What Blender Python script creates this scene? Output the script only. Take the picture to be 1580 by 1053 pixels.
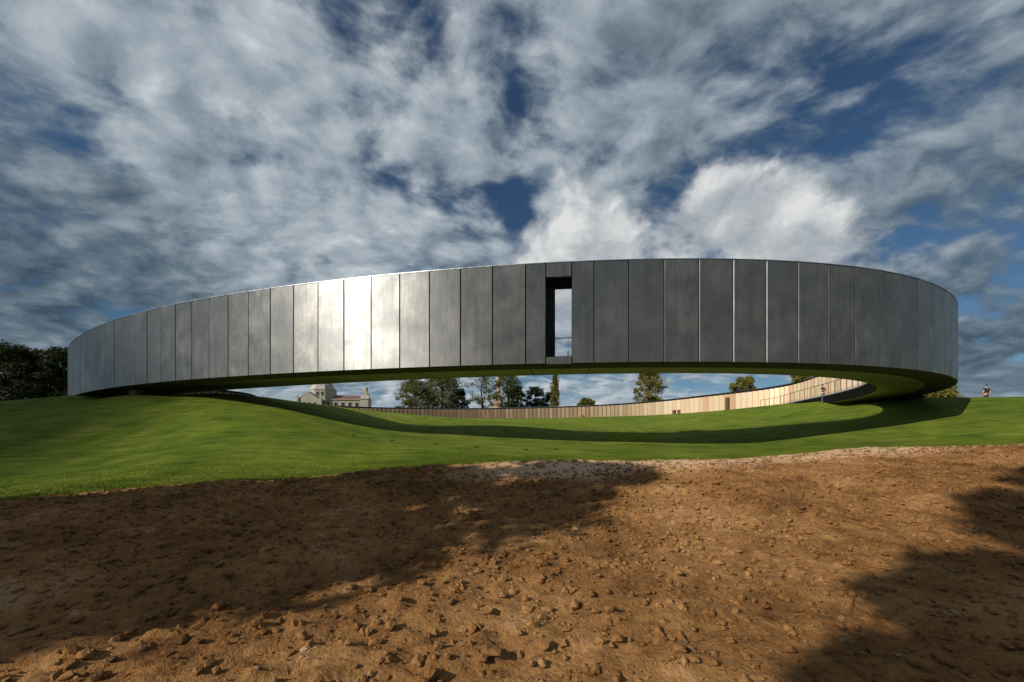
import bpy, math, random
import numpy as np
from mathutils import Vector, Matrix
R = math.radians
rng = np.random.default_rng(11); random.seed(5)
sc = bpy.context.scene
for o in list(bpy.data.objects): bpy.data.objects.remove(o)
COL = sc.collection

# ------------------------------------------------------------------ camera
EYE, FPX, XC, YH, PW = 1.6, 600.0, 800.0, 672.0, 1580.0
cam_d = bpy.data.cameras.new('camera'); cam = bpy.data.objects.new('camera', cam_d); COL.objects.link(cam)
cam.location = (0, 0, EYE); cam.rotation_euler = (R(90), 0, 0)
cam_d.sensor_width = 36; cam_d.lens = 36 * FPX / PW
cam_d.shift_x = -(XC - 790) / PW; cam_d.shift_y = (YH - 526.5) / PW
cam_d.clip_start = 0.05; cam_d.clip_end = 9000
sc.camera = cam

# ------------------------------------------------------------------ sun, sky, exposure
SUN_AZ, SUN_EL = -127.5, 30.5         # azimuth from +Y towards +X
sun_d = bpy.data.lights.new('sun', 'SUN'); sun_d.energy = 5.0; sun_d.angle = R(0.55); sun_d.color = (1.0, 0.92, 0.79)
sun = bpy.data.objects.new('sun', sun_d); COL.objects.link(sun)
sdir = Vector((math.sin(R(SUN_AZ)) * math.cos(R(SUN_EL)), math.cos(R(SUN_AZ)) * math.cos(R(SUN_EL)), math.sin(R(SUN_EL))))
sun.rotation_euler = sdir.to_track_quat('Z', 'Y').to_euler(); sun.location = sdir * 100
sc.view_settings.view_transform = 'Standard'; sc.view_settings.look = 'None'
sc.view_settings.exposure = 0.10; sc.view_settings.gamma = 1.0; sc.view_settings.use_curve_mapping = False

class NT:
    """tiny helper for node trees"""
    def __init__(s, tree): s.t = tree; s.n = tree.nodes; s.l = tree.links
    def new(s, typ, ins=None, **kw):
        nd = s.n.new(typ)
        for k, v in kw.items(): setattr(nd, k, v)
        for k, v in (ins or {}).items(): s.put(nd.inputs[k], v)
        return nd
    def put(s, sock, v):
        if isinstance(v, bpy.types.NodeSocket): s.l.new(v, sock)
        elif isinstance(v, bpy.types.Node): s.l.new(v.outputs[0], sock)
        else:
            if hasattr(sock.default_value, '__len__') and isinstance(v, (tuple, list)) and len(v) == 3 and len(sock.default_value) == 4: v = (*v, 1)
            sock.default_value = v
    def math(s, op, a, b=0.0, c=0.0, clamp=False):
        nd = s.new('ShaderNodeMath', operation=op, use_clamp=clamp)
        for i, v in enumerate((a, b, c)): s.put(nd.inputs[i], v)
        return nd.outputs[0]
    def vmath(s, op, a, b=(0, 0, 0), scale=None):
        nd = s.new('ShaderNodeVectorMath', operation=op); s.put(nd.inputs[0], a); s.put(nd.inputs[1], b)
        if scale is not None: s.put(nd.inputs['Scale'], scale)
        return nd.outputs[0]
    def noise(s, vec, scale, detail=5, rough=.55, dist=0.0, out=0):
        nd = s.new('ShaderNodeTexNoise', {'Vector': vec, 'Scale': scale, 'Detail': detail, 'Roughness': rough, 'Distortion': dist})
        return nd.outputs[out]
    def ramp(s, fac, stops, interp='LINEAR'):
        nd = s.new('ShaderNodeValToRGB'); s.put(nd.inputs[0], fac); r = nd.color_ramp; r.interpolation = interp
        while len(r.elements) < len(stops): r.elements.new(.5)
        for e, (p, c) in zip(r.elements, stops): e.position = p; e.color = (*c, 1) if len(c) == 3 else c
        return nd.outputs[0]
    def mix(s, fac, a, b, mode='MIX'):
        nd = s.new('ShaderNodeMix', data_type='RGBA', blend_type=mode)
        s.put(nd.inputs[0], fac); s.put(nd.inputs[6], a); s.put(nd.inputs[7], b); return nd.outputs[2]
    def maprange(s, v, a, b, c=0.0, d=1.0, smooth=True):
        nd = s.new('ShaderNodeMapRange', interpolation_type='SMOOTHSTEP' if smooth else 'LINEAR', clamp=True)
        for i, x in enumerate((v, a, b, c, d)): s.put(nd.inputs[i], x)
        return nd.outputs[0]

world = bpy.data.worlds.new('World'); sc.world = world; world.use_nodes = True
w = NT(world.node_tree); w.n.clear()
out = w.new('ShaderNodeOutputWorld'); bg = w.new('ShaderNodeBackground'); w.l.new(bg.outputs[0], out.inputs[0])
STR = 0.08
sky = w.new('ShaderNodeTexSky', sky_type='NISHITA', sun_disc=False, sun_elevation=R(SUN_EL), sun_rotation=R(SUN_AZ), altitude=150, air_density=1.0, dust_density=0.6, ozone_density=2.0)
geo = w.new('ShaderNodeNewGeometry'); tc = w.new('ShaderNodeTexCoord')
dirv = tc.outputs['Generated']
sep = w.new('ShaderNodeSeparateXYZ', {0: dirv})
zc = w.math('MAXIMUM', sep.outputs[2], 0.0)
den = w.math('ADD', zc, 0.30)
u = w.math('DIVIDE', sep.outputs[0], den); v = w.math('DIVIDE', sep.outputs[1], den)
uv = w.new('ShaderNodeCombineXYZ', {0: u, 1: v, 2: 0.0}).outputs[0]
def pdir(px, py): return Vector(((px - XC) / FPX, 1, (YH - py) / FPX)).normalized()
def blob(px, py, sig, amp):                             # a heap of cloud (or a gap) seen in one direction of the sky
    dd = w.new('ShaderNodeVectorMath', operation='DISTANCE', ins={0: dirv, 1: tuple(pdir(px, py))}).outputs[1]
    return w.maprange(dd, 0.0, sig, amp, 0.0)
def addall(l):
    t = l[0]
    for q in l[1:]: t = w.math('ADD', t, q)
    return t
# veil of broken altocumulus, streaky, seen in perspective
mp = w.new('ShaderNodeMapping', {'Vector': uv, 'Rotation': (0, 0, R(-28)), 'Scale': (0.95, 1.2, 1.0)}).outputs[0]
off = w.vmath('ADD', mp, (3.1, 7.7, 0.4))
warp = w.noise(off, 1.6, 3, .5, 0, 1)
wv = w.vmath('ADD', off, w.vmath('SCALE', w.vmath('SUBTRACT', warp, (.5, .5, .5)), scale=0.30))
def dens(vec): return w.math('ADD', w.math('MULTIPLY', w.noise(vec, 2.9, 9, .56), .66), w.math('MULTIPLY', w.noise(vec, 8.0, 6, .55), .34))
d0 = addall([dens(wv), blob(150, 330, .75, .075), blob(560, 420, .45, .06), blob(680, 330, .12, -.05), blob(500, 345, .10, -.05), blob(800, 290, .10, -.04), blob(1000, 60, .5, .05), blob(1400, 330, .35, .01), blob(1500, 560, .22, .05)])
d1 = dens(w.vmath('ADD', wv, (-0.05, -0.02, 0)))
d1 = w.math('ADD', d1, w.math('SUBTRACT', d0, dens(wv)))
cover = w.maprange(d0, .40, .55)
lit = w.math('MULTIPLY', w.math('SUBTRACT', d0, d1), 2.3)
broad = w.noise(w.vmath('ADD', uv, (9.2, 1.3, 2.0)), .8, 3, .5)
br = w.math('ADD', w.math('ADD', .55, lit), w.math('MULTIPLY', w.math('SUBTRACT', broad, .5), 1.1))
br = addall([br, blob(0, 300, .55, -.36), blob(1560, 380, .42, -.28), blob(1560, 590, .30, -.22), blob(620, 380, .7, .16), blob(1000, 450, .5, .10)])
cl = w.ramp(br, [(0.0, (.045, .072, .10)), (.30, (.13, .175, .215)), (.55, (.27, .325, .375)), (.80, (.44, .49, .53)), (1.0, (.66, .68, .69))])
# heaped cumulus, rounder: noise on the direction itself
cv = w.vmath('MULTIPLY', dirv, (1.0, 1.0, 1.25))
cw = w.vmath('ADD', cv, w.vmath('SCALE', w.vmath('SUBTRACT', w.noise(cv, 6, 4, .6, 0, 1), (.5, .5, .5)), scale=.10))
def cden(vec): return w.math('ADD', w.math('MULTIPLY', w.noise(vec, 3.1, 8, .58), .75), w.math('MULTIPLY', w.noise(vec, 9.0, 5, .6), .25))
hb = addall([blob(1130, 365, .24, .30), blob(1245, 395, .17, .20), blob(1085, 320, .10, .12), blob(900, 345, .22, .26), blob(955, 400, .18, .2), blob(830, 400, .14, .14), blob(1180, 300, .14, .10), blob(1010, 290, .09, -.12), blob(870, 480, .10, .2), blob(1540, 560, .10, .13)])
c0 = w.math('ADD', cden(cw), hb); c1 = w.math('ADD', cden(w.vmath('ADD', cw, (-.035, 0, .05))), hb)
ccov = w.maprange(c0, .60, .76)
cbr = addall([.66, w.math('MULTIPLY', w.math('SUBTRACT', c0, c1), 2.8), w.math('MULTIPLY', w.maprange(sep.outputs[2], .28, .52), .22), w.math('MULTIPLY', w.maprange(c0, .66, .95), -.12)])
ccl = w.ramp(cbr, [(0.2, (.17, .21, .26)), (.5, (.31, .35, .39)), (.75, (.46, .49, .51)), (1.0, (.70, .71, .70))])
blue = w.vmath('MULTIPLY', w.vmath('SCALE', sky, scale=.62), (0.60, .84, 1.0))
col = w.mix(w.math('MULTIPLY', cover, .93), blue, w.vmath('SCALE', cl, scale=1.0 / STR))
col = w.mix(w.math('MULTIPLY', ccov, .95), col, w.vmath('SCALE', ccl, scale=1.0 / STR))
low = w.maprange(sep.outputs[2], .0, .14, .60, 0.0)
lown = w.noise(w.vmath('MULTIPLY', dirv, (1.0, 1.0, 3.2)), 7.0, 6, .55)
lowc = w.ramp(lown, [(.38, (.17, .27, .38)), (.52, (.32, .40, .47)), (.66, (.58, .62, .64))])
col = w.mix(low, col, w.vmath('SCALE', lowc, scale=1.0 / STR))
w.put(bg.inputs[0], col); bg.inputs[1].default_value = STR

# ------------------------------------------------------------------ materials
def material(name, rough=.8, base=(.5, .5, .5), metallic=0.0, spec=.5):
    m = bpy.data.materials.new(name); m.use_nodes = True; n = NT(m.node_tree); n.n.clear()
    o = n.new('ShaderNodeOutputMaterial'); b = n.new('ShaderNodeBsdfPrincipled', {'Base Color': base, 'Roughness': rough, 'Metallic': metallic, 'Specular IOR Level': spec})
    n.l.new(b.outputs[0], o.inputs[0]); n.b = b; n.m = m; n.o = o
    return n
def bump(n, h, strength, dist):
    bp = n.new('ShaderNodeBump', {'Height': h, 'Strength': strength, 'Distance': dist}); n.put(n.b.inputs['Normal'], bp.outputs[0])
def pos(n): return n.new('ShaderNodeNewGeometry').outputs['Position']
def rnd(n): return n.new('ShaderNodeObjectInfo').outputs['Random']

# dark polished concrete of the outer panels
n = material('dark_concrete', .42, spec=.6, metallic=.78); p = pos(n); r_ = rnd(n)
pp = n.vmath('ADD', p, n.new('ShaderNodeCombineXYZ', {0: n.math('MULTIPLY', r_, 37.0), 1: n.math('MULTIPLY', r_, 11.0), 2: n.math('MULTIPLY', r_, 53.0)}).outputs[0])
str_ = n.noise(n.new('ShaderNodeMapping', {'Vector': pp, 'Scale': (4.0, 4.0, .55)}).outputs[0], 1.4, 5, .6)
blot = n.noise(pp, .85, 6, .62, .3); fine = n.noise(pp, 16, 3, .6)
mixv = n.math('ADD', n.math('ADD', n.math('MULTIPLY', blot, .6), n.math('MULTIPLY', str_, .28)), n.math('MULTIPLY', fine, .12))
c = n.ramp(mixv, [(.3, (.088, .094, .102)), (.5, (.16, .163, .163)), (.68, (.265, .26, .247))])
run = n.noise(n.new('ShaderNodeMapping', {'Vector': pp, 'Scale': (9.0, 9.0, .16)}).outputs[0], 1.0, 4, .7)
c = n.mix(n.maprange(run, .54, .72, 0.0, .55), c, (.075, .08, .082))
c = n.mix(n.math('MULTIPLY', r_, .35), c, (.14, .15, .16), 'MIX')
wipe = n.noise(pp, .55, 7, .68, .8)
n.put(n.b.inputs['Base Color'], c)
n.put(n.b.inputs['Roughness'], n.maprange(wipe, .36, .64, .405, .485)); n.b.inputs['Anisotropic'].default_value = .7; n.put(n.b.inputs['Tangent'], n.new('ShaderNodeCombineXYZ', {0: 0.0, 1: 0.0, 2: 1.0}).outputs[0])
bump(n, n.math('ADD', blot, n.math('MULTIPLY', str_, .5)), .10, .02)
M_CON = n.m
n = material('pale_concrete', .75); p = pos(n)
n.put(n.b.inputs['Base Color'], n.ramp(n.noise(p, 1.3, 6, .6), [(.3, (.22, .215, .20)), (.7, (.36, .35, .32))])); bump(n, n.noise(p, 14, 4), .3, .01)
M_PALE = n.m
n = material('soffit_concrete', .6); p = pos(n)
n.put(n.b.inputs['Base Color'], n.ramp(n.noise(p, .6, 5, .6), [(.3, (.26, .25, .225)), (.7, (.36, .35, .32))])); bump(n, n.noise(p, 10, 3), .2, .01)
M_SOF = n.m
n = material('black_steel_and_shade', .5, (.010, .010, .011), spec=.08); p = pos(n); n.put(n.b.inputs['Roughness'], n.maprange(n.noise(p, 3), .3, .7, .7, .9)); M_BLK = n.m  # black parts, plus painted shade on the lip face and right support block
n = material('dark_rim', .8, (.035, .034, .032)); p = pos(n); n.put(n.b.inputs['Base Color'], n.ramp(n.noise(p, 1.1, 5), [(.3, (.025, .025, .024)), (.7, (.05, .048, .043))])); M_RIM = n.m
n = material('golden_panel', .34, metallic=.6); p = pos(n); r_ = rnd(n)
gx = n.new('ShaderNodeMapping', {'Vector': p, 'Scale': (1, 1, 12)}).outputs[0]
c = n.ramp(n.math('ADD', n.math('MULTIPLY', n.noise(gx, 2.0, 4), .5), n.math('MULTIPLY', r_, .5)), [(.2, (.60, .40, .23)), (.5, (.78, .58, .38)), (.8, (.90, .75, .55))])
n.put(n.b.inputs['Base Color'], c); bump(n, n.noise(gx, 9, 3), .2, .01); M_GOLD = n.m
n = material('orange_edge', .45, (.42, .22, .10), metallic=.3); p = pos(n); n.put(n.b.inputs['Roughness'], n.maprange(n.noise(p, 5), .3, .7, .35, .6)); M_ORG = n.m
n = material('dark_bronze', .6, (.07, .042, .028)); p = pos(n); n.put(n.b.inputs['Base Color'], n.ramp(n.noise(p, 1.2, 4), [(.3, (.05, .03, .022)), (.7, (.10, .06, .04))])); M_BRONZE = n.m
n = material('brushed_steel', .3, (.35, .36, .37), metallic=1.0); p = pos(n); n.put(n.b.inputs['Roughness'], n.maprange(n.noise(p, 8), .3, .7, .25, .45)); M_STEEL = n.m
n = material('railing_glass', .05, (.8, .88, .9)); n.b.inputs['Transmission Weight'].default_value = 1.0; n.b.inputs['IOR'].default_value = 1.02
n.put(n.b.inputs['Roughness'], n.maprange(n.noise(pos(n), 3), .3, .7, .02, .08)); M_GLASS = n.m

# lawn: blades are too small to see one by one, so colour and fine relief come from noise
n = material('lawn', .9, spec=.05); p = pos(n)
big = n.noise(p, .09, 4, .55); mid = n.noise(p, .7, 5, .6)
st = n.noise(n.new('ShaderNodeMapping', {'Vector': p, 'Scale': (.35, 2.2, 2.2)}).outputs[0], 1.6, 6, .65)
fine = n.noise(p, 22, 4, .7); vf = n.noise(n.new('ShaderNodeMapping', {'Vector': p, 'Scale': (1, .6, 1)}).outputs[0], 90, 2, .6)
t = n.math('ADD', n.math('ADD', n.math('MULTIPLY', big, .20), n.math('MULTIPLY', mid, .2)), n.math('ADD', n.math('MULTIPLY', st, .30), n.math('ADD', n.math('MULTIPLY', fine, .20), n.math('MULTIPLY', vf, .10))))
c = n.ramp(t, [(.38, (.032, .056, .008)), (.46, (.088, .134, .014)), (.53, (.150, .196, .022)), (.61, (.265, .280, .055))])
worn = n.maprange(n.math('ADD', n.math('MULTIPLY', n.noise(p, .33, 6, .65, .4), .7), n.math('MULTIPLY', n.noise(p, 5.0, 4, .6), .3)), .54, .68, 0.0, .55)
c = n.mix(worn, c, (.17, .145, .045))
n.put(n.b.inputs['Base Color'], c)
bump(n, n.math('ADD', n.math('MULTIPLY', fine, .5), n.math('ADD', n.math('MULTIPLY', vf, .35), n.math('MULTIPLY', mid, .9))), .95, .13); M_LAWN = n.m
n = material('mown_strip', .95, spec=.0); p = pos(n)
n.put(n.b.inputs['Base Color'], n.ramp(n.noise(p, 2.5, 6, .65), [(.35, (.08, .11, .015)), (.6, (.16, .185, .03)), (.75, (.22, .20, .06))])); bump(n, n.noise(p, 20, 4), .6, .05); M_STRIP = n.m

n = material('bare_soil', .95, spec=.05); p = pos(n)
a = n.noise(p, .5, 4, .55); b = n.noise(p, 3.2, 6, .65); f = n.noise(p, 24, 4, .7)
t = n.math('ADD', n.math('ADD', n.math('MULTIPLY', a, .42), n.math('MULTIPLY', b, .33)), n.math('MULTIPLY', f, .25))
c = n.ramp(t, [(.36, (.06, .028, .012)), (.46, (.18, .088, .032)), (.56, (.29, .155, .062)), (.68, (.47, .31, .18))])
at = n.new('ShaderNodeAttribute', attribute_name='track'); n.put(n.b.inputs['Base Color'], n.mix(at.outputs['Fac'], c, n.ramp(t, [(.35, (.34, .20, .12)), (.52, (.52, .34, .22)), (.68, (.64, .47, .34))])))
bump(n, n.math('ADD', n.math('MULTIPLY', b, .6), n.math('MULTIPLY', f, .5)), .9, .06); M_SOIL = n.m
n = material('stone', .9, spec=.1); n.put(n.b.inputs['Base Color'], n.ramp(n.noise(pos(n), 9, 3), [(.3, (.09, .055, .03)), (.55, (.19, .12, .07)), (.7, (.38, .30, .22))])); M_STONE = n.m
def leafmat(name, a, b):
    n = material(name, .65, spec=.25); p = pos(n)
    t = n.math('ADD', n.math('MULTIPLY', n.noise(p, .45, 3), .6), n.math('MULTIPLY', n.noise(p, 3.0, 2), .4))
    c = n.ramp(t, [(.35, a), (.65, b)]); n.put(n.b.inputs['Base Color'], c)
    tr = n.new('ShaderNodeBsdfTranslucent'); n.put(tr.inputs[0], c); mx = n.new('ShaderNodeMixShader', {0: .22}); n.l.new(n.b.outputs[0], mx.inputs[1]); n.l.new(tr.outputs[0], mx.inputs[2]); n.l.new(mx.outputs[0], n.o.inputs[0])
    return n.m
M_DARKLEAF = leafmat('dark_leaf', (.012, .020, .006), (.035, .045, .012))
M_OLIVE = leafmat('olive_leaf', (.045, .055, .011), (.15, .14, .028))
M_YELLOW = leafmat('yellowing_leaf', (.08, .075, .012), (.20, .17, .03))
n = material('bark', .9); n.put(n.b.inputs['Base Color'], n.ramp(n.noise(pos(n), 5, 4), [(.3, (.025, .02, .015)), (.7, (.07, .06, .045))])); M_BARK = n.m
n = material('limestone', .85); p = pos(n); n.put(n.b.inputs['Base Color'], n.ramp(n.noise(p, .5, 6, .65), [(.3, (.27, .245, .215)), (.7, (.40, .365, .325))])); bump(n, n.noise(p, 3, 4), .3, .1); M_LIME = n.m
n = material('roof_tile', .8); p = pos(n); n.put(n.b.inputs['Base Color'], n.ramp(n.noise(p, 1.5, 5), [(.3, (.10, .055, .04)), (.7, (.17, .09, .065))])); M_TILE = n.m
n = material('dark_glass', .2, (.012, .014, .018)); n.put(n.b.inputs['Roughness'], n.maprange(n.noise(pos(n), 2), .3, .7, .1, .3)); M_WIN = n.m
def plain(name, col, rough=.8):
    n = material(name, rough, col); n.put(n.b.inputs['Base Color'], n.ramp(n.noise(pos(n), 14, 4), [(.3, tuple(x * .8 for x in col)), (.7, tuple(x * 1.2 for x in col))])); return n.m
M_SKIN = plain('skin', (.42, .24, .17), .5); M_HAIR = plain('hair', (.012, .009, .007)); M_BLACKCLOTH = plain('black_cloth', (.012, .013, .016), .9)
M_JEANS = plain('blue_denim', (.03, .075, .19), .9); M_SHOE = plain('shoe_leather', (.02, .016, .012), .5); M_GREY = plain('grey_cloth', (.03, .032, .034), .9)
M_EYE = plain('eye', (.5, .5, .5), .3)

# ------------------------------------------------------------------ object helpers
def tag(o, label=None, cat=None, group=None, kind=None):
    if label: o['label'] = label
    if cat: o['category'] = cat
    if group: o['group'] = group
    if kind: o['kind'] = kind
    return o
def empty(name, loc=(0, 0, 0), rz=0):
    o = bpy.data.objects.new(name, None); COL.objects.link(o); o.location = loc; o.rotation_euler = (0, 0, rz); o.empty_display_size = .3; return o
def mobj(name, verts, faces, mat, parent=None, smooth=False, mats=None, midx=None):
    me = bpy.data.meshes.new(name); me.from_pydata([tuple(map(float, q)) for q in verts], [], [tuple(map(int, q)) for q in faces])
    for m in (mats or [mat]): me.materials.append(m)
    if midx is not None: me.polygons.foreach_set('material_index', np.array(midx, dtype=np.int32))
    if smooth: me.polygons.foreach_set('use_smooth', np.ones(len(me.polygons), dtype=bool))
    me.update(); o = bpy.data.objects.new(name, me); COL.objects.link(o)
    if parent: o.parent = parent
    return o
def fastmesh(name, V, F, mat, smooth=True, parent=None):
    """numpy mesh, all faces with the same vertex count"""
    me = bpy.data.meshes.new(name); k = F.shape[1]
    me.vertices.add(len(V)); me.vertices.foreach_set('co', np.ascontiguousarray(V, dtype=np.float32).ravel())
    me.loops.add(F.size); me.loops.foreach_set('vertex_index', np.ascontiguousarray(F, dtype=np.int32).ravel())
    me.polygons.add(len(F)); me.polygons.foreach_set('loop_start', np.arange(0, F.size, k, dtype=np.int32))
    try: me.polygons.foreach_set('loop_total', np.full(len(F), k, dtype=np.int32))
    except Exception: pass
    me.polygons.foreach_set('use_smooth', np.full(len(F), smooth, dtype=bool))
    me.materials.append(mat); me.update(); me.validate()
    o = bpy.data.objects.new(name, me); COL.objects.link(o)
    if parent: o.parent = parent
    return o
def box_vf(c, s, rz=0.0, taper=1.0):
    x, y, z = s[0] / 2, s[1] / 2, s[2] / 2; ca, sa = math.cos(rz), math.sin(rz); V = []
    for k in (-1, 1):
        t = taper if k > 0 else 1.0
        for i, j in ((-1, -1), (1, -1), (1, 1), (-1, 1)):
            a, b = i * x * t, j * y * t; V.append((c[0] + a * ca - b * sa, c[1] + a * sa + b * ca, c[2] + k * z))
    F = [(3, 2, 1, 0), (4, 5, 6, 7), (0, 1, 5, 4), (1, 2, 6, 5), (2, 3, 7, 6), (3, 0, 4, 7)]
    return V, F
def join(*vfs):
    V, F = [], []
    for v, f in vfs:
        k = len(V); V += list(v); F += [tuple(i + k for i in q) for q in f]
    return V, F
def tube_vf(pts, rad, seg=8, cap=True):
    pts = [Vector(q) for q in pts]; V, F = [], []
    if not isinstance(rad, (list, tuple)): rad = [rad] * len(pts)
    for i, q in enumerate(pts):
        d = (pts[min(i + 1, len(pts) - 1)] - pts[max(i - 1, 0)]).normalized()
        a = d.orthogonal().normalized() if abs(d.z) > .9 else d.cross(Vector((0, 0, 1))).normalized(); b = d.cross(a)
        for k in range(seg):
            t = 2 * math.pi * k / seg; V.append(q + (a * math.cos(t) + b * math.sin(t)) * rad[i])
    for i in range(len(pts) - 1):
        for k in range(seg): F.append((i * seg + k, i * seg + (k + 1) % seg, (i + 1) * seg + (k + 1) % seg, (i + 1) * seg + k))
    if cap: F.append(tuple(range(seg))[::-1]); F.append(tuple((len(pts) - 1) * seg + k for k in range(seg)))
    return V, F

# ------------------------------------------------------------------ numpy value noise
def vnoise(x, y, seed=0):
    xi, yi = np.floor(x).astype(np.int64), np.floor(y).astype(np.int64); xf, yf = x - xi, y - yi
    def h(a, b):
        q = (a * 374761393 + b * 668265263 + seed * 1442695041) & 0xffffffff; q = ((q ^ (q >> 13)) * 1274126177) & 0xffffffff; return ((q ^ (q >> 16)) & 0xffff) / 65535.0
    u_, v_ = xf * xf * (3 - 2 * xf), yf * yf * (3 - 2 * yf)
    return (h(xi, yi) * (1 - u_) + h(xi + 1, yi) * u_) * (1 - v_) + (h(xi, yi + 1) * (1 - u_) + h(xi + 1, yi + 1) * u_) * v_
def fbm(x, y, s, octs=4, seed=0, g=.5):
    t = 0; a = 1; n_ = 0
    for i in range(octs): t = t + a * (vnoise(x / s + 17 * i, y / s - 9 * i, seed + i) - .5); n_ += a; a *= g; s *= .5
    return t / n_
def sstep(a, b, x): t = np.clip((x - a) / (b - a), 0, 1); return t * t * (3 - 2 * t)

# ------------------------------------------------------------------ terrain heights
def at(px, py, d): return ((px - XC) / FPX * d, d, EYE + (YH - py) / FPX * d)
CP = [at(*q) for q in [
 (0,777,9),(150,761,9.6),(300,747,10),(450,741,10.6),(600,727,11),(700,718,11.3),(800,715,11.6),(900,714,11.8),(1000,711,12),(1100,708,12.3),(1200,705,12.5),(1300,695,12.5),(1400,691,12.6),(1580,689,13),
 (0,700,16),(200,700,15),(0,650,24),(200,650,19.5),(0,623,33),(60,616,32),(107,611,32),(150,607.5,29),(208,607.5,25),(300,609.5,23.5),(345,610.5,23),(380,613.5,23.5),(430,618.5,25),(480,626,26),(530,629,28),(600,636.5,35),(640,642,44),(208,610.5,29),(300,613.5,27.5),(345,612,27),(380,612.5,27.5),(430,619,29),(480,631,31),(530,630,32),(1300,622,41),(1345,620,37.5),(1580,619,34),(480,634,36),(530,637,38),(570,640,42),(340,618,36),
 (330,650,17.5),(400,680,14.5),(400,634,20),(450,655,18.5),(500,700,13.5),(560,672,19),(620,676,19),(620,655,27),(700,696,14.5),(750,683,19),(750,658,24),(800,661,23.8),(870,667,23.6),(750,650,60),(660,645.5,75),
 (800,700,14.8),(950,700,15),(870,687,18.5),(950,687,18.5),(950,670.5,23.6),(950,660,42),(1050,686,19),(1100,663,23.8),(1100,650,42),(1180,684,19),(1180,656.5,24),(1180,642,40),(1240,676,19),(1280,648,26),(1290,632,36),
 (1270,620.5,38),(1300,619,36),(1345,618,33),(1255,622,46),(1400,614,30),(1440,613.5,29),(1480,613.5,29),(1520,614.5,29.5),(1580,617,31),(1370,665,18.5),(1400,690,15.5),(1500,650,19),(1580,640,21),(1580,672,16)]]
CP += [(-6,0,0),(6,0,0),(0,4,0),(-6,5,0),(6,5,.1),(0,8,.22),(-14,0,0),(14,0,.3),(0,-12,0),(-20,-12,0),(20,-12,.4),(-30,2,.8),(30,4,1.2),(-38,14,2.2),(36,16,3.2),
 (44,33.2,4.0),(40,38,4.0),(52,45,4.2),(36,33,4.2),(60,25,4.3),(-52,34,4.4),(-60,60,4.6),(-45,48,4.3),(-38,70,4.6),(-55,12,2.6),(-60,-15,1),(55,-10,2),
 (-17,103,5.9),(0,101,5.9),(9,98,5.85),(15,93,5.75),(21,86,5.65),(27,79,5.55),(31,70,5.45),(35,60,5.4),(37,53,5.3),(-30,101,5.8),(-44,95,5.4),(-50,82,4.9),(-48,70,4.6),(-25,70,4.6),(-20,50,3.9),(-6,80,4.9),(12,60,4.0),(24,52,4.5),
 (50,60,5),(45,85,5.4),(20,110,5.6),(-20,120,5.6),(-60,95,5.2),(0,140,6),(60,130,6),(-70,135,6),(80,60,5),(-85,60,5),(80,10,3),(-85,10,3),(0,-50,0),(70,-60,1),(-70,-60,1)]
CP = np.array(CP)
def tps_k(r2): return np.where(r2 > 0, r2 * np.log(np.maximum(r2, 1e-12)) * .5, 0)
def tps_fit(P, z, lam=.35):
    n_ = len(P); D = ((P[:, None] - P[None]) ** 2).sum(-1); K = tps_k(D) + lam * np.eye(n_); Q = np.c_[np.ones(n_), P]
    A = np.block([[K, Q], [Q.T, np.zeros((3, 3))]]); s = np.linalg.solve(A, np.r_[z, 0, 0, 0]); return s
S_ = 20.0; TW = tps_fit(CP[:, :2] / S_, CP[:, 2], .002)
def ground(x, y):
    x = np.asarray(x, float); y = np.asarray(y, float); sh = x.shape; X = np.c_[x.ravel(), y.ravel()] / S_
    z = np.zeros(len(X))
    for a in range(0, len(X), 40000):
        b = X[a:a + 40000]; D = ((b[:, None] - CP[None, :, :2] / S_) ** 2).sum(-1)
        z[a:a + 40000] = tps_k(D) @ TW[:-3] + TW[-3] + b @ TW[-2:]
    x, y = x.ravel(), y.ravel(); r = np.hypot(x, y - 25)
    far = 6.0 + 6.5 * sstep(120, 300, y) * sstep(900, 300, np.abs(x) + 0 * y) + 14 * fbm(x, y, 700, 3, 3) * sstep(500, 1500, r)
    k = sstep(105, 170, r)
    z = z * (1 - k) + far * k
    z = z + .10 * fbm(x, y, 6, 3, 8) * sstep(4, 14, np.hypot(x, y))
    return z.reshape(sh)
def gz(x, y): return float(ground(np.array([x]), np.array([y]))[0])

NR, NA = 300, 540
rad = np.r_[0.4, np.geomspace(1.2, 130, NR - 60), np.geomspace(135, 4500, 59)]
ang = np.linspace(0, 2 * np.pi, NA, endpoint=False)
RR, AA = np.meshgrid(rad, ang, indexing='ij'); gx_, gy_ = RR * np.sin(AA), RR * np.cos(AA)
gzv = ground(gx_, gy_)
V = np.stack([gx_, gy_, gzv], -1).reshape(-1, 3); i = np.arange(NR - 1)[:, None] * NA; j = np.arange(NA)[None]; j2 = (j + 1) % NA
F = np.stack([i + j, i + NA + j, i + NA + j2, i + j2], -1).reshape(-1, 4)[:, ::-1]
V = np.r_[V, [[0, 0, float(gzv[0].mean())]]]
lawn = fastmesh('lawn_ground', V, F, M_LAWN); tag(lawn, kind='structure')
mobj_c = [(j, (j + 1) % NA, len(V) - 1) for j in range(0)]

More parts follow.
